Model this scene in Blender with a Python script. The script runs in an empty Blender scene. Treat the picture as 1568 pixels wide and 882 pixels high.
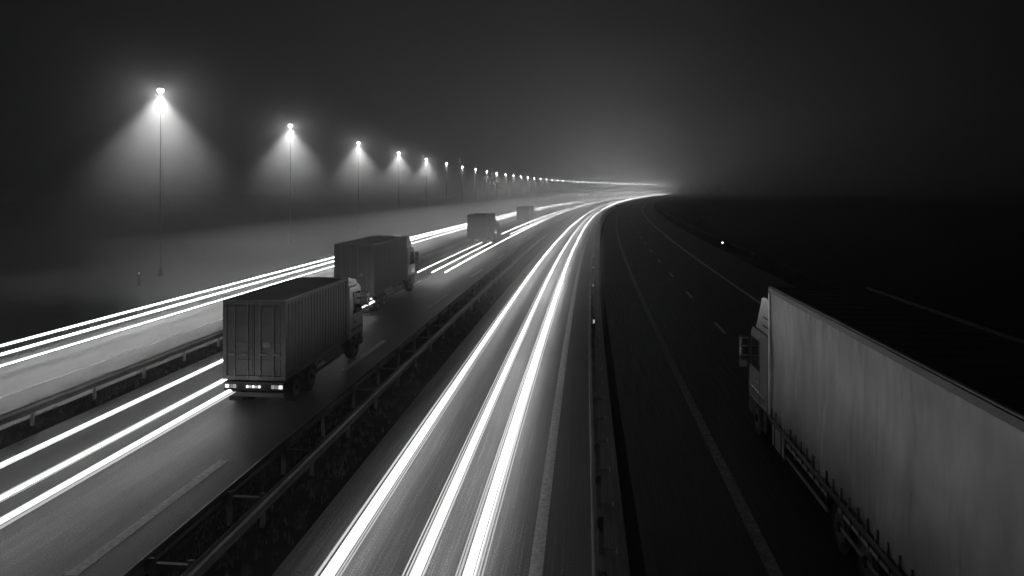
import bpy, math, random, bmesh
from mathutils import Vector
random.seed(7)
H=7.4; F=1045.0; TH=math.atan(106/1045.0); CT=math.cos(TH); ST=math.sin(TH)
sc=bpy.context.scene
sc.view_settings.view_transform='Standard'; sc.view_settings.look='None'; sc.view_settings.exposure=0

def curve(s):
    if s<0: return 0.0
    if s<350: return 1.75e-4*s*s
    d=s-350; return 21.44+0.1225*d+1.0e-4*d*d
def lampx(s): return -31.1-0.0959*s+1.63e-4*s*s
def SS(Z,u): return (Z+u*ST)/CT   # distance along road from depth

# ---------------- materials ----------------
def mat(name,col=.2,rough=.6,metal=0.0,emit=0.0,spec=.5):
    m=bpy.data.materials.new(name); m.use_nodes=True
    b=m.node_tree.nodes['Principled BSDF']
    b.inputs['Base Color'].default_value=(col,col,col,1)
    b.inputs['Roughness'].default_value=rough
    b.inputs['Metallic'].default_value=metal
    b.inputs['Specular IOR Level'].default_value=spec
    if emit>0:
        b.inputs['Emission Color'].default_value=(1,1,1,1)
        b.inputs['Emission Strength'].default_value=emit
    return m
def noisy(name,c0,c1,scale=(1,1,1),nscale=5,rough=(.5,.7),metal=0,bump=0.0,bscale=40,coord='Object',detail=6,spec=.5):
    m=mat(name,c0,rough[0],metal,spec=spec); nt=m.node_tree; N=nt.nodes; L=nt.links; b=N['Principled BSDF']
    tc=N.new('ShaderNodeTexCoord'); mp=N.new('ShaderNodeMapping'); mp.inputs['Scale'].default_value=scale
    L.new(tc.outputs[coord],mp.inputs['Vector'])
    n=N.new('ShaderNodeTexNoise'); n.inputs['Scale'].default_value=nscale; n.inputs['Detail'].default_value=detail
    L.new(mp.outputs[0],n.inputs['Vector'])
    r=N.new('ShaderNodeValToRGB'); r.color_ramp.elements[0].position=.3; r.color_ramp.elements[1].position=.7
    r.color_ramp.elements[0].color=(c0,c0,c0,1); r.color_ramp.elements[1].color=(c1,c1,c1,1)
    L.new(n.outputs['Fac'],r.inputs[0]); L.new(r.outputs[0],b.inputs['Base Color'])
    mr=N.new('ShaderNodeMapRange'); mr.inputs['To Min'].default_value=rough[0]; mr.inputs['To Max'].default_value=rough[1]
    L.new(n.outputs['Fac'],mr.inputs['Value']); L.new(mr.outputs[0],b.inputs['Roughness'])
    if bump>0:
        n2=N.new('ShaderNodeTexNoise'); n2.inputs['Scale'].default_value=bscale; n2.inputs['Detail'].default_value=4
        L.new(tc.outputs[coord],n2.inputs['Vector'])
        bp=N.new('ShaderNodeBump'); bp.inputs['Strength'].default_value=bump; bp.inputs['Distance'].default_value=.02
        L.new(n2.outputs['Fac'],bp.inputs['Height']); L.new(bp.outputs[0],b.inputs['Normal'])
    return m

def asphalt(name,base,spec=.5):
    m=mat(name,base,.5,spec=spec); nt=m.node_tree; N=nt.nodes; L=nt.links; b=N['Principled BSDF']
    tc=N.new('ShaderNodeTexCoord')
    def noise(scale,ns,det=5):
        mp=N.new('ShaderNodeMapping'); mp.inputs['Scale'].default_value=scale
        L.new(tc.outputs['UV'],mp.inputs['Vector'])
        n=N.new('ShaderNodeTexNoise'); n.inputs['Scale'].default_value=ns; n.inputs['Detail'].default_value=det
        L.new(mp.outputs[0],n.inputs['Vector']); return n.outputs['Fac']
    streak=noise((3.0,.06,1),1.6); fine=noise((1,1,1),30,3); patch=noise((.5,.12,1),1.2)
    thin=noise((14,.22,1),1.5,3); grit=noise((1,1,1),75,2)
    def math_(op,a,bv):
        x=N.new('ShaderNodeMath'); x.operation=op
        for i,v in enumerate((a,bv)):
            if isinstance(v,(int,float)): x.inputs[i].default_value=v
            else: L.new(v,x.inputs[i])
        return x.outputs[0]
    a=math_('MULTIPLY',streak,patch); a=math_('MULTIPLY',a,2.4)
    f=math_('POWER',math_('MULTIPLY',fine,2.0),3.2); f=math_('MULTIPLY',f,math_('POWER',math_('MULTIPLY',thin,2.0),3.0)); f=math_('MULTIPLY',f,.7)
    tot=math_('ADD',a,f); tot=math_('MULTIPLY',tot,base)
    cb=N.new('ShaderNodeCombineColor')
    for i in range(3): L.new(tot,cb.inputs[i])
    L.new(cb.outputs[0],b.inputs['Base Color'])
    mr=N.new('ShaderNodeMapRange'); mr.inputs['From Min'].default_value=.3; mr.inputs['From Max'].default_value=.7
    mr.inputs['To Min'].default_value=.32; mr.inputs['To Max'].default_value=.60
    L.new(thin,mr.inputs['Value']); L.new(mr.outputs[0],b.inputs['Roughness'])
    hs=math_('ADD',fine,grit)
    bp=N.new('ShaderNodeBump'); bp.inputs['Strength'].default_value=.9; bp.inputs['Distance'].default_value=.018
    L.new(hs,bp.inputs['Height']); L.new(bp.outputs[0],b.inputs['Normal'])
    return m
M={}
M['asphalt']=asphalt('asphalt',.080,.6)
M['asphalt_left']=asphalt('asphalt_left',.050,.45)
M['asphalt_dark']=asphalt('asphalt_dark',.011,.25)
M['paint']=noisy('road_paint',.42,.80,(1,1,1),9,(.5,.7),0,.2,60,'UV')
M['paint_worn']=noisy('road_paint_worn',.12,.38,(1,1,1),6,(.5,.7),0,.2,60,'UV')
M['grass']=noisy('verge_grass_ground',.004,.013,(1,1,1),.8,(.9,1.0),0,.6,14,'Object',6,.05)
M['leaf']=noisy('foliage',.015,.06,(1,1,1),2,(.6,.9))
M['rail']=noisy('galvanised_steel',.12,.28,(1,.3,1),2.5,(.35,.55),.75)
M['rail_dark']=noisy('dark_rail_steel',.01,.02,(1,.3,1),2.5,(.85,.95),.0,spec=.05)  # near-black steel for the outer right guardrail
M['railtop']=noisy('rail_edge_steel',.45,.7,(1,.3,1),2.5,(.3,.5),.4)
M['dark']=mat('dark_rubber',.02,.7)
M['tyre']=noisy('tyre_rubber',.015,.03,(1,1,1),8,(.6,.85))
M['chassis']=noisy('chassis_steel',.02,.05,(1,1,1),3,(.4,.7),.3)
M['rim']=mat('wheel_rim',.28,.35,.8)
M['rod']=mat('lock_rod_steel',.12,.4,.6)
M['cont']=noisy('container_paint',.035,.075,(1,1,.35),1.6,(.35,.6),.0,.1,20)
M['cont2']=noisy('container_door_paint',.02,.045,(1,1,.4),2.2,(.4,.6))
M['frame']=mat('container_frame',.05,.45)
M['roofm']=noisy('roof_sheet',.012,.03,(1,1,1),1.5,(.6,.8))
M['cab']=mat('cab_paint',.35,.22)
M['cabdark']=mat('cab_paint_dark',.20,.22)
M['glass']=mat('cab_glass',.02,.06,0,0,.8)
M['chrome']=mat('polished_metal',.6,.18,1.0)
M['tail']=mat('tail_lamp',.5,.3,0,1.6)
M['taildim']=mat('tail_lamp_dim',.3,.3,0,.2)
M['plate']=mat('plate_reflector_glow',.7,.4,0,.35)  # plate surface given a faint glow of its own
M['reflect_glow']=mat('reflector_glow',.8,.3,0,3.0)  # emission stands in for the light these reflectors throw back
M['reflect_glow_dim']=mat('reflector_glow_dim',.8,.3,0,.4)  # same emissive glint, weaker
M['pole']=noisy('lamp_mast_steel',.05,.09,(1,1,.2),3,(.7,.9),.0,spec=.1)
def curtain():
    m=mat('tarpaulin',.4,.45); nt=m.node_tree; N=nt.nodes; L=nt.links; b=N['Principled BSDF']
    tc=N.new('ShaderNodeTexCoord')
    def nz(sc_,ns,d=5):
        mp=N.new('ShaderNodeMapping'); mp.inputs['Scale'].default_value=sc_
        L.new(tc.outputs['Object'],mp.inputs['Vector'])
        n=N.new('ShaderNodeTexNoise'); n.inputs['Scale'].default_value=ns; n.inputs['Detail'].default_value=d
        L.new(mp.outputs[0],n.inputs['Vector']); return n.outputs['Fac']
    a=nz((1,1.2,.4),1.1,3); c=nz((1,.4,.6),1.1,2); 
    mu=N.new('ShaderNodeMath'); mu.operation='MULTIPLY'; L.new(a,mu.inputs[0]); L.new(c,mu.inputs[1])
    r=N.new('ShaderNodeValToRGB'); r.color_ramp.elements[0].position=.10; r.color_ramp.elements[1].position=.38
    r.color_ramp.elements[0].color=(.28,.28,.28,1); r.color_ramp.elements[1].color=(.50,.50,.50,1)
    L.new(mu.outputs[0],r.inputs[0])
    # light falloff painted in: tarpaulin colour darkens toward the lower hem
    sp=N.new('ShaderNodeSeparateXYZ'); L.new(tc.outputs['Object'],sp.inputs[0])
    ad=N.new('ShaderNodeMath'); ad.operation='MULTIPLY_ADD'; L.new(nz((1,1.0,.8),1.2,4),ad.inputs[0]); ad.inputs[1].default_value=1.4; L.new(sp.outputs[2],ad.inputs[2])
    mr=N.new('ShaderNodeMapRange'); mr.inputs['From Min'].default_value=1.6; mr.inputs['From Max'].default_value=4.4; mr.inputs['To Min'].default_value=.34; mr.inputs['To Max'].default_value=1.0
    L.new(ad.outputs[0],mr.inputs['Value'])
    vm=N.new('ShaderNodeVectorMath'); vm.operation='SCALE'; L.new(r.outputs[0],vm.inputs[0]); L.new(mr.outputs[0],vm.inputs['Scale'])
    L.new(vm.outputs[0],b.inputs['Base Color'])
    w=nz((1,1.6,.35),1.5,2)
    bp=N.new('ShaderNodeBump'); bp.inputs['Strength'].default_value=.6; bp.inputs['Distance'].default_value=.16
    L.new(w,bp.inputs['Height']); L.new(bp.outputs[0],b.inputs['Normal'])
    return m
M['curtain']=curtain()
def trailmat(name,e,sample=True):
    m=mat(name,.0,.5); nt=m.node_tree; N=nt.nodes; L=nt.links; b=N['Principled BSDF']
    tc=N.new('ShaderNodeTexCoord'); mp=N.new('ShaderNodeMapping'); mp.inputs['Scale'].default_value=(.5,.05,1)
    L.new(tc.outputs['Object'],mp.inputs['Vector'])
    n=N.new('ShaderNodeTexNoise'); n.inputs['Scale'].default_value=1.0; L.new(mp.outputs[0],n.inputs['Vector'])
    mr=N.new('ShaderNodeMapRange'); mr.inputs['From Min'].default_value=.3; mr.inputs['From Max'].default_value=.7
    mr.inputs['To Min'].default_value=e*.6; mr.inputs['To Max'].default_value=e*1.4
    L.new(n.outputs['Fac'],mr.inputs['Value']); b.inputs['Emission Color'].default_value=(1,1,1,1)
    L.new(mr.outputs[0],b.inputs['Emission Strength'])
    if not sample: m.cycles.emission_sampling='NONE'
    return m
M['trail']=trailmat('light_streak',16.0)
M['trail_far']=trailmat('light_streak_far',26.0)
M['trail_mid']=trailmat('light_streak_mid',1.5,False)
M['trail_soft']=trailmat('light_streak_soft',.6,False)

# ---------------- mesh builder ----------------
class B:
    def __init__(s): s.v=[];s.f=[];s.m=[];s.mats=[];s.uv={}
    def mi(s,k):
        if k not in s.mats: s.mats.append(k)
        return s.mats.index(k)
    def face(s,pts,k):
        i=len(s.v); s.v+=[tuple(p) for p in pts]; s.f.append(tuple(range(i,i+len(pts)))); s.m.append(s.mi(k))
    def box(s,x0,x1,y0,y1,z0,z1,k):
        i=len(s.v); s.v+=[(x,y,z) for z in (z0,z1) for y in (y0,y1) for x in (x0,x1)]
        for q in ((0,2,3,1),(4,5,7,6),(0,1,5,4),(2,6,7,3),(0,4,6,2),(1,3,7,5)):
            s.f.append(tuple(i+a for a in q)); s.m.append(s.mi(k))
    def cyl(s,c,ax,r,l,k,n=20,r2=None):
        r2=r if r2 is None else r2
        i=len(s.v); c=Vector(c)
        A={'x':(Vector((0,1,0)),Vector((0,0,1)),Vector((1,0,0))),'y':(Vector((0,0,1)),Vector((1,0,0)),Vector((0,1,0))),'z':(Vector((1,0,0)),Vector((0,1,0)),Vector((0,0,1)))}[ax]
        for e,rr in ((-.5,r),(.5,r2)):
            for j in range(n):
                t=2*math.pi*j/n; s.v.append(tuple(c+A[2]*l*e+A[0]*rr*math.cos(t)+A[1]*rr*math.sin(t)))
        for j in range(n):
            s.f.append((i+j,i+(j+1)%n,i+n+(j+1)%n,i+n+j)); s.m.append(s.mi(k))
        s.f.append(tuple(i+n-1-j for j in range(n))); s.m.append(s.mi(k))
        s.f.append(tuple(i+n+j for j in range(n))); s.m.append(s.mi(k))
    def prism(s,prof,x0,x1,k,taper=0):
        n=len(prof); i=len(s.v)
        for x in (x0,x1):
            for (y,z) in prof: s.v.append((x,y,z))
        for j in range(n):
            s.f.append((i+j,i+n+j,i+n+(j+1)%n,i+(j+1)%n)); s.m.append(s.mi(k))
        s.f.append(tuple(i+j for j in range(n))); s.m.append(s.mi(k))
        s.f.append(tuple(i+n+n-1-j for j in range(n))); s.m.append(s.mi(k))
    def build(s,name,loc=(0,0,0),rz=0,bevel=0,smooth=False):
        me=bpy.data.meshes.new(name); me.from_pydata(s.v,[],s.f)
        for k in s.mats: me.materials.append(M[k])
        me.polygons.foreach_set('material_index',s.m)
        if smooth: me.polygons.foreach_set('use_smooth',[True]*len(s.f))
        me.update(); o=bpy.data.objects.new(name,me); sc.collection.objects.link(o)
        o.location=loc; o.rotation_euler[2]=rz
        if bevel:
            md=o.modifiers.new('bevel','BEVEL'); md.width=bevel; md.segments=2; md.limit_method='ANGLE'; md.angle_limit=math.radians(40)
        return o

def stations(s0,s1,f=.04):
    out=[s0]; s=s0
    while s<s1:
        s+=max(2.0,min(25,abs(s)*f)); out.append(min(s,s1))
    return out
def strip(name,u0,u1,z,s0,s1,k,dash=None,cols=1):
    vs=[];fs=[];uvs=[]
    segs=[]
    if dash:
        a=s0
        while a<s1: segs.append((a,a+dash[0])); a+=dash[1]
    else: segs=[(s0,s1)]
    for a,b in segs:
        st=stations(a,b)
        for q in range(len(st)-1):
            i=len(vs)
            for s in (st[q],st[q+1]):
                for u in (u0,u1): vs.append((u+curve(s),s,z)); uvs.append((u,s))
            fs.append((i,i+1,i+3,i+2))
    me=bpy.data.meshes.new(name); me.from_pydata(vs,[],fs); ul=me.uv_layers.new(name='UVMap')
    for p in me.polygons:
        for li in p.loop_indices: ul.data[li].uv=uvs[me.loops[li].vertex_index]
    me.materials.append(M[k]); o=bpy.data.objects.new(name,me); sc.collection.objects.link(o); return o

# ---------------- ground & roads ----------------
b=B(); b.face([(-3000,-200,0),(3000,-200,0),(3000,5000,0),(-3000,5000,0)],'grass'); b.build('ground')
strip('road',-5.9,.9,.02,-30,1400,'asphalt')
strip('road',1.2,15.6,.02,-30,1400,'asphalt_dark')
strip('road',-16.4,-8.6,.02,-30,1400,'asphalt_left')
strip('road',-27.0,-17.7,.02,-30,1400,'asphalt_left')
strip('road_edge_line',-1.03,-.77,.026,-30,900,'paint')
strip('road_edge_line',3.53,3.80,.026,-30,900,'paint_worn')
strip('road_edge_line',11.0,11.25,.026,-30,900,'paint')
strip('road_edge_line',-20.6,-20.4,.026,-30,900,'paint')
strip('lane_dashes',7.0,7.16,.026,1.8,400,'paint',(3,11.3))
strip('lane_dashes',-9.84,-9.58,.026,-17.5,400,'paint',(5.6,14.8))
strip('lane_dashes',-13.4,-13.25,.026,35,400,'paint',(4,14.8))

# ---------------- guardrails ----------------
PROF=[(0,.44),(.07,.47),(.08,.53),(.015,.60),(.08,.67),(.07,.73),(0,.76)]
def guardrail(u,side,smin=-10,smax=700,post=4.0,cross=None,topcap=False,cap=False,k='rail'):
    b=B(); st=stations(smin,smax)
    prev=None
    for s in st:
        cx=u+curve(s); cur=[]
        for (dx,z) in PROF: cur.append(len(b.v)); b.v.append((cx+side*dx,s,z))
        for (dx,z) in reversed(PROF): cur.append(len(b.v)); b.v.append((cx+side*dx-side*.012,s,z))
        if prev:
            n=len(cur)
            for j in range(n):
                b.f.append((prev[j],prev[(j+1)%n],cur[(j+1)%n],cur[j])); b.m.append(b.mi(k))
        prev=cur
    if cap:
        for i in range(len(st)-1):
            p,q=st[i],st[i+1]; xa,xb=u+curve(p),u+curve(q)
            b.face([(xa-.035,p,.79),(xa+.025,p,.79),(xb+.025,q,.79),(xb-.035,q,.79)],'railtop')
    s=smin
    while s<260:
        x=u+curve(s)
        b.box(x-side*.12-.05,x-side*.12+.05,s-.03,s+.03,0,.74,k)
        b.box(min(x-side*.08,x),max(x-side*.08,x),s-.06,s+.06,.52,.70,k)
        if cross:
            a,c=sorted((x-side*.17,x-side*(cross-.02)))
            b.box(a,c,s-.04,s+.04,.60,.66,k)
        if topcap:
            b.box(x+.17,x+.42,s-.02,s+.02,.05,.09,'rail'); b.box(x+.42,x+.45,s-.03,s+.03,.03,.12,'railtop')
        s+=post
    return b.build('guardrail')
guardrail(-6.85,1,cross=.8,post=2.7)
guardrail(-7.85,-1,post=2.7)
guardrail(.25,-1,topcap=True,post=2.0,cap=True)
guardrail(-17.0,1,post=2.7)
guardrail(17.2,-1,post=4.0,k='rail_dark')
def marker(x,y,h=.9,e='reflect_glow',w=.05):
    b=B(); b.box(-.05,.05,-.02,.02,0,h,'frame'); b.prism([(-.02,h),(.02,h),(.02,h+.08),(-.02,h+.04)],-.05,.05,'frame')
    b.box(-w,w,-.035,-.022,h-.22,h-.04,e); b.build('delineator_post',(x,y,0),0,.004)
for (px,py) in ((908,505),(905,443),(903,412),(901,392)):
    Z=H*F/(py-289+12); u=.42; s=SS(Z,u); marker(u+curve(s),s,.95,'reflect_glow_dim',.04)
for (px,py) in ((1105,384),(850,302)):
    Z=H*F/(py-289); u=(px-890)*Z/F; marker(u,SS(Z,u),1.1,'reflect_glow' if px==1105 else 'reflect_glow_dim',.10 if px==1105 else .04)
marker(-33.5,SS(52,-33.5),1.1,'plate',.05)

# ---------------- light trails ----------------
def tube(b,u,z,r,s0,s1,k,wob=0.0,ph=0):
    n=4; prev=None
    for s in stations(s0,s1,.06):
        rr=r*(1+max(0,s-60)*.006+max(0,s-250)*.005)
        cx=u+curve(s)+wob*math.sin(s*.035+ph)+wob*.4*math.sin(s*.11+ph*2); cur=[]
        for j in range(n):
            t=2*math.pi*j/n; cur.append(len(b.v)); b.v.append((cx+rr*math.cos(t),s,z+rr*math.sin(t)))
        if prev:
            for j in range(n): b.f.append((prev[j],prev[(j+1)%n],cur[(j+1)%n],cur[j])); b.m.append(b.mi(k))
        prev=cur
def trail(u,z,s0,s1,w=.1,big=.028,n=3,wob=.04,k='trail'):
    b=B(); ph=random.random()*6
    tube(b,u,z,big,s0,s1,k,wob,ph)
    for i in range(n):
        o=w*(i//2+1)/(n//2+.5)*(1 if i%2 else -1)*random.uniform(.85,1.15)
        tube(b,u+o,z+random.uniform(-.04,.04),.022 if abs(o)<w*.5 else .016,s0,s1,'trail_mid' if abs(o)<w*.5 else 'trail_soft',wob*random.uniform(.9,1.15),ph+random.uniform(-.1,.1))
    b.build('light_trail')
E=880
trail(-4.5,.6,7,E,.27,.040,10); trail(-2.95,.6,7,E,.20,.028,8); trail(-1.95,.6,7,E,.25,.036,10)
trail(-11.5,.8,8,SS(22.3,-11.5),.20,.040,6,.02); trail(-12.35,.8,8,SS(40,-12.3),.14,.030,4,.02); trail(-13.8,.8,8,SS(40,-13.8),.14,.030,4,.02)
for u in (-11.2,-12.2,-13.3): trail(u,.8,SS(54,u),SS(84,u)if u<-11.5 else E,.12,.03,4,.02)
for u in (-12.0,-13.3): trail(u,.8,SS(100,u),E,.08,.03,2,.02)
trail(-22.0,.7,8,E,.14,.036,4,k='trail_far'); trail(-23.4,.7,8,E,.16,.042,4,k='trail_far'); trail(-24.6,.75,8,E,.16,.042,4,k='trail_far')

# ---------------- fog helper ----------------
def fogmat(name,dens,g=.2):
    vm=bpy.data.materials.new(name); vm.use_nodes=True; nt=vm.node_tree; nt.nodes.clear()
    out=nt.nodes.new('ShaderNodeOutputMaterial'); vs=nt.nodes.new('ShaderNodeVolumeScatter')
    vs.inputs['Density'].default_value=dens; vs.inputs['Anisotropy'].default_value=g; vs.inputs['Color'].default_value=(1,1,1,1)
    nt.links.new(vs.outputs[0],out.inputs['Volume']); M[name]=vm
    return nt,vs
AIR=.0013; BANK=.0014
# fog ball added to shape a near lamp's halo: thins out at its edge (object-space radius)
MR=9.5
nt_,vs_=fogmat('lamp_halo_mist',.006,.15)
tc=nt_.nodes.new('ShaderNodeTexCoord'); ln=nt_.nodes.new('ShaderNodeVectorMath'); ln.operation='LENGTH'; nt_.links.new(tc.outputs['Object'],ln.inputs[0])
mr=nt_.nodes.new('ShaderNodeMapRange'); mr.inputs['From Min'].default_value=0; mr.inputs['From Max'].default_value=MR*.97; mr.inputs['To Min'].default_value=1; mr.inputs['To Max'].default_value=0
nt_.links.new(ln.outputs['Value'],mr.inputs['Value'])
pw=nt_.nodes.new('ShaderNodeMath'); pw.operation='POWER'; nt_.links.new(mr.outputs[0],pw.inputs[0]); pw.inputs[1].default_value=1.4
ml=nt_.nodes.new('ShaderNodeMath'); ml.operation='MULTIPLY'; nt_.links.new(pw.outputs[0],ml.inputs[0]); ml.inputs[1].default_value=.014
nt_.links.new(ml.outputs[0],vs_.inputs['Density'])
def ball(k,r,z,parent):
    b=B(); n,m=20,12
    for i in range(1,m):
        for j in range(n):
            p=math.pi*i/m; t=2*math.pi*j/n; b.v.append((r*math.sin(p)*math.cos(t),r*math.sin(p)*math.sin(t),r*math.cos(p)))
    b.v+= [(0,0,r),(0,0,-r)]; T=len(b.v)-2
    for i in range(m-2):
        for j in range(n): b.f.append((i*n+j,(i+1)*n+j,(i+1)*n+(j+1)%n,i*n+(j+1)%n)); b.m.append(b.mi(k))
    for j in range(n):
        b.f.append((T,j,(j+1)%n)); b.m.append(b.mi(k)); q=(m-2)*n; b.f.append((T+1,q+(j+1)%n,q+j)); b.m.append(b.mi(k))
    o=b.build('halo_mist'); o.parent=parent; o.location=(0,0,z)
# ---------------- street lamps ----------------
hl=15.9
def lamp(x,y,kk):
    b=B(); n=10 if kk<6 else 6
    q=1.0+max(0,y-180)*.0018+max(0,y-800)*.0016
    T=math.exp(-AIR*y-BANK*max(0,y-300)); cov=.5*.26*q*q*(682/y)**2
    E=min(4500,max(45,3.4/(T*min(cov,1.0))))
    lens='lens_%d'%kk; M[lens]=mat('lamp_lens',.8,.3,0,E); M[lens].cycles.emission_sampling='NONE'
    b.cyl((0,0,hl/2-.2),'z',.085,hl-.4,'pole',n,.04)
    b.cyl((0,0,.25),'z',.19,.5,'pole',n,.15)
    b.cyl((0,0,hl+.0),'z',.22*q,.08,'frame',12,.08)
    b.cyl((0,0,hl-.04-.075*q),'z',.26*q,.15*q,lens,14,.22*q)
    b.cyl((0,0,hl-.04-.21*q),'z',.16*q,.12*q,lens,14,.26*q)
    o=b.build('street_lamp',(x,y,0))
    def L(name,typ,e,z):
        ld=bpy.data.lights.new(name,typ); ld.energy=e; ld.shadow_soft_size=.25
        if typ=='SPOT': ld.spot_size=math.radians(100); ld.spot_blend=.7
        lo=bpy.data.objects.new(name,ld); sc.collection.objects.link(lo); lo.parent=o; lo.location=(0,0,z)
    L('lamp_light','SPOT',19000 if kk<6 else min(42000,19000+(kk-5)*3000),hl-.36*q-.1)
    if kk<5:
        L('lamp_glow','POINT',1500,hl-.5)
        ball('lamp_halo_mist',MR,hl-3.2,o)
    return o
k=0; y=52.7
while y<1600:
    yy=y+(2 if k==0 else 0)
    lamp(lampx(yy)+(.0 if k else .3),yy,k); k+=1; y+=34

# ---------------- vehicles ----------------
def wheel(b,x,y,r=.5,w=.3,out=1):
    b.cyl((x,y,r),'x',r,w,'tyre',24)
    b.cyl((x+out*(w/2+.005),y,r),'x',r*.58,.03,'rim',18)
    b.cyl((x+out*(w/2+.03),y,r),'x',r*.2,.08,'chassis',10)
def cabmesh(b,W,y0,top,L=2.1,paint='cab'):
    w=W/2
    b.prism([(y0,.95),(y0+L-.9,.95),(y0+L-.9,.45),(y0+L,.45),(y0+L+.04,1.3),(y0+L-.02,2.0),(y0+L-.28,3.0),(y0+L-.45,3.15),(y0,3.15)],-w,w,paint)
    b.prism([(y0+.1,3.15),(y0+L-.5,3.15),(y0+L-.7,3.4),(y0+L-1.2,top-.08),(y0+L-1.5,top),(y0+.1,top)],-w+.08,w-.08,'cab')
    for sg in (-1,1):
        x0,x1=sorted((sg*w,sg*(w+.012)))
        b.prism([(y0+L-1.25,1.95),(y0+L-.12,1.95),(y0+L-.35,2.85),(y0+L-1.25,2.85)],x0,x1,'glass')
        b.box(x0,x1,y0+L-1.3,y0+L-1.275,.95,2.95,'dark')
        b.box(x0,x1,y0+.05,y0+.6,2.1,2.7,paint)
        xm0,xm1=sorted((sg*(w+.05),sg*(w+.30)))
        b.box(xm0,xm1,y0+L-.12,y0+L+.03,2.15,2.75,'cabdark')
        b.box(xm0+.02,xm1-.02,y0+L-.135,y0+L-.12,2.2,2.45,'chrome'); b.box(xm0+.02,xm1-.02,y0+L-.135,y0+L-.12,2.5,2.7,'chrome')
        b.box(xm0,xm1,y0+L-.1,y0+L+.0,1.8,2.05,'cabdark'); b.box(xm0+.03,xm1-.03,y0+L-.112,y0+L-.1,1.83,2.02,'chrome')
        xa,xb=sorted((sg*w,sg*(w+.26))); b.box(xa,xb,y0+L-.07,y0+L-.03,2.76,2.8,'dark'); b.box(xa,xb,y0+L-.07,y0+L-.03,2.08,2.12,'dark')
        b.box(x0,x1,y0+L-1.15,y0+L-.9,1.55,1.62,'chrome')
        b.box(x0,x1,y0+.2,y0+L-.1,1.25,1.33,'chrome')
        b.box(x0,x1,y0+.2,y0+L-.1,.97,1.02,'chrome')
        for zz in (3.35,3.6): b.box(min(sg*(w-.08),sg*(w-.05)),max(sg*(w-.08),sg*(w-.05)),y0+.2,y0+L-1.4,zz,zz+.03,'dark')
        b.box(min(sg*(w-.4),sg*w),max(sg*(w-.4),sg*w),y0+.05,y0+.45,.35,.9,'frame')
        for z in (.4,.7): b.box(min(sg*w,sg*(w+.03)),max(sg*w,sg*(w+.03)),y0+.08,y0+.42,z,z+.05,'chrome')
        b.box(min(sg*(w+.0),sg*(w+.02)),max(sg*(w+.0),sg*(w+.02)),y0+L-.35,y0+L-.1,.75,.95,'chrome')
        wheel(b,sg*(w-.18),y0+L-1.15+.2,.5,.32,sg)
    b.prism([(y0+L+.0,2.02),(y0+L+.03,2.04),(y0+L-.24,2.95),(y0+L-.27,2.95)],-w+.12,w-.12,'glass')
    b.box(-w+.1,w-.1,y0+L+.03,y0+L+.06,.9,1.7,'dark')

def corr(b,x,y0,y1,z0,z1,sg,k):
    p=.28; y=y0; pts=[]
    while y<y1-.01:
        for dy,d in ((0,0),(.07,0),(.105,.04),(.175,.04),(.21,0)):
            if y+dy<=y1: pts.append((y+dy,d))
        y+=p
    pts.append((y1,0))
    for i in range(len(pts)-1):
        a,c=pts[i],pts[i+1]
        b.face([(x-sg*a[1],a[0],z0),(x-sg*c[1],c[0],z0),(x-sg*c[1],c[0],z1),(x-sg*a[1],a[0],z1)],k)

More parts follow.
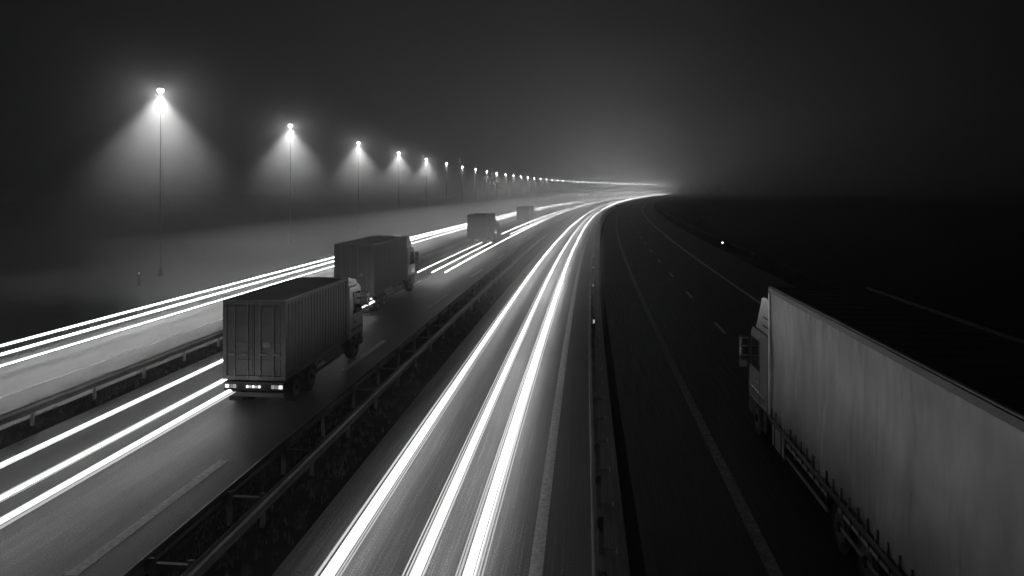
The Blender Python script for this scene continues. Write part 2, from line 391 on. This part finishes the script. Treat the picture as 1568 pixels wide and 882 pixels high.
def container_truck(name,cx,s,W,L,top,z0=1.0,rz=0,tandem=True,cabL=2.0):
    b=B(); w=W/2
    b.box(-w+.06,w-.06,.06,L-.06,z0+.02,top-.08,'cont2')
    for sg in (-1,1):
        corr(b,sg*(w-.012),.12,L-.12,z0+.14,top-.12,sg,'cont')
        for ya,yb in ((0,.13),(L-.13,L)): b.box(min(sg*(w-.13),sg*w),max(sg*(w-.13),sg*w),ya,yb,z0,top,'frame')
        b.box(min(sg*(w-.1),sg*(w-.002)),max(sg*(w-.1),sg*(w-.002)),.13,L-.13,top-.12,top-.003,'frame')
        b.box(min(sg*(w-.1),sg*(w-.002)),max(sg*(w-.1),sg*(w-.002)),.13,L-.13,z0,z0+.15,'frame')
    b.box(-w+.13,w-.13,.003,.10,top-.13,top-.002,'frame'); b.box(-w+.13,w-.13,.003,.10,z0,z0+.14,'frame')
    b.box(-w+.1,w-.1,.1,L-.1,top-.06,top-.03,'roofm')
    for sg in (-1,1):
        xa,xb=sorted((sg*.012,sg*(w-.135)))
        b.box(xa,xb,.035,.08,z0+.15,top-.14,'cont2')
        n=4; hh=(top-.14-z0-.15)/n
        for q in range(n): b.box(xa+.05,xb-.05,.022,.04,z0+.15+q*hh+.06,z0+.15+(q+1)*hh-.06,'cont2')
        for xr in (sg*.22,sg*(w*.62)):
            b.cyl((xr,.0,(z0+top)/2),'z',.018,top-z0-.12,'rod',8)
            for zz in (z0+.25,z0+1.0,(z0+top)/2+.3,top-.3): b.box(xr-.04,xr+.04,-.015,.03,zz,zz+.07,'frame')
            b.box(min(xr,xr+sg*.22),max(xr,xr+sg*.22),-.03,-.01,z0+.85,z0+.89,'rod')
        for q in range(4):
            zz=z0+.35+q*(top-z0-.7)/3; b.box(min(sg*(w-.16),sg*(w-.02)),max(sg*(w-.16),sg*(w-.02)),-.012,.003,zz,zz+.14,'frame')
    b.box(.3,.55,.01,.02,z0+1.1,z0+1.28,'plate2')
    for sg in (-1,1):
        b.box(min(sg*.35,sg*.47),max(sg*.35,sg*.47),.2,L+.6,z0-.32,z0-.01,'chassis')
    for yy in (.3,L*.3,L*.6,L-.3): b.box(-w+.05,w-.05,yy-.06,yy+.06,z0-.12,z0-.003,'chassis')
    b.box(-w+.05,w-.05,-.02,.16,z0-.34,z0-.06,'chassis')
    for sg in (-1,1):
        for q,(a,c,kk) in enumerate(((.30,.42,'tail'),(.44,.56,'taildim'),(.58,.68,'plate'))):
            xa,xb=sorted((sg*(w-a+.2),sg*(w-c+.2))); b.box(xa,xb,-.045,-.02,z0-.26,z0-.15,kk)
            for t in range(2): b.box(xa-.005,xb+.005,-.05,-.045,z0-.26+.035+.04*t,z0-.26+.045+.04*t,'dark')
    for q in range(5): b.box(-.26+q*.105,-.26+q*.105+.075,-.04,-.02,z0-.25,z0-.17,'plate' if q%2 else 'tail')
    b.box(-w+.03,w-.03,-.08,.04,.42,.56,'rod')
    for sg in (-1,1): b.box(sg*.5-.04,sg*.5+.04,-.03,.25,.5,z0-.3,'chassis')
    ys=(.95,2.25) if tandem else (1.2,)
    for yy in ys:
        for sg in (-1,1):
            wheel(b,sg*(w-.32),yy,.48,.56,sg)
            xa,xb=sorted((sg*(w-.62),sg*(w-.02)))
            for q in range(6):
                t0=math.pi*q/6; t1=math.pi*(q+1)/6
                b.face([(xa,yy+.56*math.cos(t0),.46+.5*math.sin(t0)),(xb,yy+.56*math.cos(t0),.46+.5*math.sin(t0)),(xb,yy+.56*math.cos(t1),.46+.5*math.sin(t1)),(xa,yy+.56*math.cos(t1),.46+.5*math.sin(t1))],'chassis')
        b.cyl((0,yy,.48),'x',.08,W-.8,'chassis',8)
    for sg in (-1,1):
        b.box(min(sg*(w-.58),sg*(w-.06)),max(sg*(w-.58),sg*(w-.06)),.3,.32,.15,.6,'dark')
        b.box(min(sg*(w-.06),sg*(w-.02)),max(sg*(w-.06),sg*(w-.02)),2.9,L-1.3,.5,.62,'rim')
        b.box(min(sg*(w-.06),sg*(w-.02)),max(sg*(w-.06),sg*(w-.02)),2.9,L-1.3,.78,.88,'rim')
        b.cyl((sg*(w-.38),L-.75,.62),'y',.3,.9,'rim',16)
    cabmesh(b,W+.04,L+.2,top-.05,cabL,'cab')
    return b.build(name,(cx,s,.026),rz,.006)
M['plate2']=mat('door_sticker',.14,.6)
container_truck('container_truck',-10.92,SS(22.9,-10.9),2.2,6.05,3.62,.95,cabL=1.75)
container_truck('container_truck',-13.35,SS(40.3,-13.3),2.42,7.6,4.1,1.1)
container_truck('container_truck',-13.25,SS(87,-13.2),2.5,6.4,4.05,1.05,-.03)
container_truck('container_truck',-11.6,SS(136,-11.6),2.5,7,3.75,1.05,-.05)

# right truck
def curtain_truck(cx,s):
    b=B(); W=2.55; w=W/2; L=13.6; top=4.67; z0=1.12
    b.box(-w+.04,w-.04,.03,L-.03,z0-.02,top-.06,'frame')
    for sg in (-1,1):
        ny,nz=260,22; base=len(b.v)
        for i in range(ny+1):
            yy=.12+(L-.24)*i/ny
            for j in range(nz+1):
                t=j/nz; zz=z0+.02+(top-.16-z0)*t
                d=.012*math.sin(yy*7.3+1.3*math.sin(yy*1.7))*(.35+.65*(1-t)**2)+.022*math.sin(yy*2.1+zz*.8)+.014*math.sin(yy*23+zz*1.5)*(1-t)**3
                d+=.020*math.sin(yy*17+2*math.sin(yy*3.1))*t**4
                d+=.035*math.exp(-((yy%2.7-1.35)/.07)**2)
                d+=.035*math.sin(zz*2.3+yy*1.1)*math.sin(yy*.9)
                d=max(d,-.025)
                b.v.append((sg*(w+.0+d),yy,zz))
        for i in range(ny):
            for j in range(nz):
                a=base+i*(nz+1)+j; c=a+nz+1
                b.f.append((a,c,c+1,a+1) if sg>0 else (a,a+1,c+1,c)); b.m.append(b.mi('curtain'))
        x0,x1=sorted((sg*(w-.05),sg*(w+.07)))
        b.box(x0,x1,.0,L,top-.15,top-.02,'frame')
        xr=sg*(w+.01); b.cyl((xr,L/2,top-.005),'y',.035,L,'rod',10)
        b.box(x0,x1,.0,L,z0-.12,z0+.015,'frame')
        b.box(x0,x1,L-.12,L,z0,top-.16,'railtop'); b.box(x0,x1,0,.12,z0,top-.16,'rail')
        yy=.35
        while yy<L-.2:
            xa,xb=sorted((sg*(w+.022),sg*(w+.06))); b.box(xa,xb,yy-.018,yy+.018,z0-.1,z0+.26,'frame')
            xa,xb=sorted((sg*(w+.03),sg*(w+.08))); b.box(xa,xb,yy-.03,yy+.03,z0+.02,z0+.10,'rod')
            xa,xb=sorted((sg*(w-.0),sg*(w+.03))); b.box(xa,xb,yy-.02,yy+.02,z0-.30,z0-.1,'dark')
            yy+=.42
        for za,zb in ((.48,.56),(.80,.88)):
            xa,xb=sorted((sg*(w-.03),sg*(w+.02))); b.box(xa,xb,L-4.4,L-1.45,za,zb,'railtop')
            b.box(xa,xb,4.9,8.6,za,zb,'railtop')
        for yy in (5.0,6.2,7.4,8.5,L-4.2,L-3.1,L-1.7): 
            xa,xb=sorted((sg*(w-.1),sg*(w-.035))); b.box(xa,xb,yy-.03,yy+.03,.45,z0-.1,'chassis')
        for yy in (1.6,2.9,4.2): wheel(b,sg*(w-.22),yy,.5,.4,sg)
        wheel(b,sg*(w-.30),L-2.15-2.9,.5,.55,sg); wheel(b,sg*(w-.30),L-2.15-4.2,.5,.55,sg)
        xa,xb=sorted((sg*(w-.62),sg*(w-.05)))
        for q in range(8):
            t0=math.pi*q/8; t1=math.pi*(q+1)/8; yy=L-5.05
            b.face([(xa,yy+.6*math.cos(t0),.46+.56*math.sin(t0)),(xb,yy+.6*math.cos(t0),.46+.56*math.sin(t0)),(xb,yy+.6*math.cos(t1),.46+.56*math.sin(t1)),(xa,yy+.6*math.cos(t1),.46+.56*math.sin(t1))],'chassis')
        xa,xb=sorted((sg*(w-.6),sg*(w+.03))); b.box(xa,xb,L-1.35,L-.25,.40,1.0,'railtop')
        for yy in (L-1.1,L-.5): 
            xa,xb=sorted((sg*(w-.62),sg*(w+.045))); b.box(xa,xb,yy-.03,yy+.03,.38,1.02,'dark')
        b.box(min(sg*.36,sg*.48),max(sg*.36,sg*.48),.3,L+.3,.8,z0-.03,'chassis')
        xa,xb=sorted((sg*(w-.12),sg*(w-.07))); b.box(xa,xb,L+.05,L+.5,1.1,4.0,'cabdark')
    b.box(-w,w,L,L+.03,z0,top-.02,'frame')
    b.box(-w+.05,w-.05,.02,L-.02,top-.05,top-.03,'roofm')
    for q in range(22): b.box(-w+.06,w-.06,.3+q*.62,.34+q*.62,top-.03,top-.015,'roofm')
    b.box(-w,w,-.03,.0,z0,top,'cont2'); b.box(-w+.03,w-.03,-.1,.05,.45,.6,'rim')
    for sg in (-1,1): b.box(min(sg*.75,sg*1.2),max(sg*.75,sg*1.2),-.06,-.03,.85,1.0,'tail')
    for sg in (-1,1):
        for xr in (.25,.8): b.cyl((sg*xr,-.05,(z0+top)/2),'z',.018,top-z0-.1,'rim',8)
    cabmesh(b,2.5,L+.45,4.2,2.1,'cabdark')
    o=b.build('curtain_side_truck',(cx,s,.026),0,.006); return o
curtain_truck(5.22+1.275,SS(18.9,5.2)-13.6)

def car(x,y,rz=0,h=1.5):
    b=B(); w=.88
    b.prism([(0,.35),(4.2,.35),(4.3,.6),(4.15,.85),(3.2,.98),(0.15,1.0),(-.02,.8)],-w,w,'cabdark')
    b.prism([(.25,.98),(3.2,.97),(2.4,h-.05),(2.1,h),(.75,h),(.55,h-.06)],-w+.1,w-.1,'glass')
    b.prism([(.7,h-.01),(2.15,h-.01),(2.1,h+.02),(.75,h+.02)],-w+.14,w-.14,'cabdark')
    for sg in (-1,1):
        for yy in (.8,3.4): wheel(b,sg*(w-.1),yy,.33,.22,sg)
        xa,xb=sorted((sg*.5,sg*.82)); b.box(xa,xb,-.06,-.02,.65,.82,'taildim')
    b.build('car',(x,y,.026),rz,.02)
for px,py in ((863,322),(876,322),(945,321),(897,313)):
    Z=H*F/(py-289); u=(px-890)*Z/F; car(u,SS(Z,u),-.1,1.55)

# ---------------- vegetation ----------------
def leafmass(name,clumps,n,size,k='leaf',trunks=()):
    b=B()
    for (c,r) in clumps:
        for i in range(n):
            d=Vector((random.gauss(0,1),random.gauss(0,1),random.gauss(0,1))); d.normalize(); d*=r*random.random()**.4
            p=Vector(c)+d
            if p.z<0.02: p.z=abs(p.z)+.02
            a=Vector((random.uniform(-1,1),random.uniform(-1,1),random.uniform(-1,1)))*size; e=Vector((random.uniform(-1,1),random.uniform(-1,1),random.uniform(-1,1)))*size
            b.face([p,p+a,p+e],k)
    for (x,y,h,r) in trunks: b.cyl((x,y,h/2),'z',r,h,k,7,r*.5)
    b.build(name)
cl=[];tr=[]
for i in range(70):
    x=136+i*4.2+random.uniform(-1,1); y=960+random.uniform(-15,25); h=random.uniform(9,20)
    tr.append((x,y,h*.7,.4))
    for q in range(5): cl.append(((x+random.uniform(-3,3),y+random.uniform(-2,2),h*random.uniform(.25,.9)),random.uniform(2.2,4.2)))
leafmass('tree_line',cl,45,1.3,'leaf',tr)
for (x,Z,r) in ((23.8,138,.9),(25.5,150,.7),(27,60,.6),(29,90,.9)):
    s=SS(Z,x); leafmass('shrub',[((x+random.uniform(-r,r)*.7,s+random.uniform(-r,r)*.7,r*random.uniform(.5,1.4)),r*.6) for _ in range(7)],80,.09,'leaf',[(x,s,r,.05)])
b=B()
def tuft(x,y,hh,n):
    for i in range(n):
        a=random.uniform(0,6.28); l=random.uniform(.4,1)*hh; lean=random.uniform(.1,.6)*l
        dx,dy=math.cos(a),math.sin(a); w=.008
        px,py=x+random.uniform(-.08,.08),y+random.uniform(-.08,.08)
        b.face([(px-dy*w,py+dx*w,0),(px+dy*w,py-dx*w,0),(px+dx*lean,py+dy*lean,l)],'leaf')
for i in range(3400):
    s=8+62*random.random()**1.6; u=random.choice((random.uniform(-8.5,-6.0),random.uniform(-8.5,-6.0),random.uniform(-17.6,-16.5),random.uniform(16,22)))
    if u>0 and s<22: continue
    tuft(u+curve(s),s,random.uniform(.08,.36),7)
b.build('grass')

# ---------------- fog volumes ----------------
fogmat('fog_air',AIR,.3)
b=B(); b.box(-900,1100,-150,2300,-2,160,'fog_air'); b.build('fog')
fogmat('fog_bank',BANK,.3)
b=B(); b.box(-600,420,300,1900,-1.8,75,'fog_bank'); b.build('fog')
# low mist lying along the lit carriageways, following the bend
def lowmist(name,dens,ul,ur,zt,s0):
    fogmat(name,dens,.2)
    b=B(); prev=None
    for s in [s0]+[s0+6+20*i for i in range(44)]:
        i=len(b.v); c=curve(s)
        b.v.extend([(c+ul,s,-1.5),(c+ur,s,-1.5),(c+ur,s,zt),(c+ul,s,zt)]); cur=[i,i+1,i+2,i+3]
        if prev:
            for j in range(4): b.f.append((prev[j],prev[(j+1)%4],cur[(j+1)%4],cur[j])); b.m.append(b.mi(name))
        else: b.f.append((3,2,1,0)); b.m.append(b.mi(name))
        prev=cur
    b.f.append(tuple(prev)); b.m.append(0)
    o=b.build('fog')
    bm=bmesh.new(); bm.from_mesh(o.data); bmesh.ops.recalc_face_normals(bm,faces=bm.faces); bm.to_mesh(o.data); bm.free()
lowmist('fog_ground',.013,-27.5,1.0,4.6,34)

# ---------------- world / camera ----------------
w=bpy.data.worlds.new('World'); sc.world=w; w.use_nodes=True; nt=w.node_tree
bg=nt.nodes['Background']; sk=nt.nodes.new('ShaderNodeTexSky'); sk.sky_type='NISHITA'; sk.sun_disc=False
sk.sun_elevation=math.radians(-6); sk.sun_rotation=math.radians(200)
bw=nt.nodes.new('ShaderNodeRGBToBW'); nt.links.new(sk.outputs[0],bw.inputs[0]); nt.links.new(bw.outputs[0],bg.inputs['Color']); bg.inputs['Strength'].default_value=.008
cd=bpy.data.cameras.new('camera'); cam=bpy.data.objects.new('camera',cd); sc.collection.objects.link(cam)
cd.lens=24; cd.sensor_width=36; cd.shift_y=-152/1568.0; cd.clip_end=8000; cd.clip_start=.1
cam.location=(0,0,H); cam.rotation_euler=(math.radians(90),0,TH)
sc.camera=cam
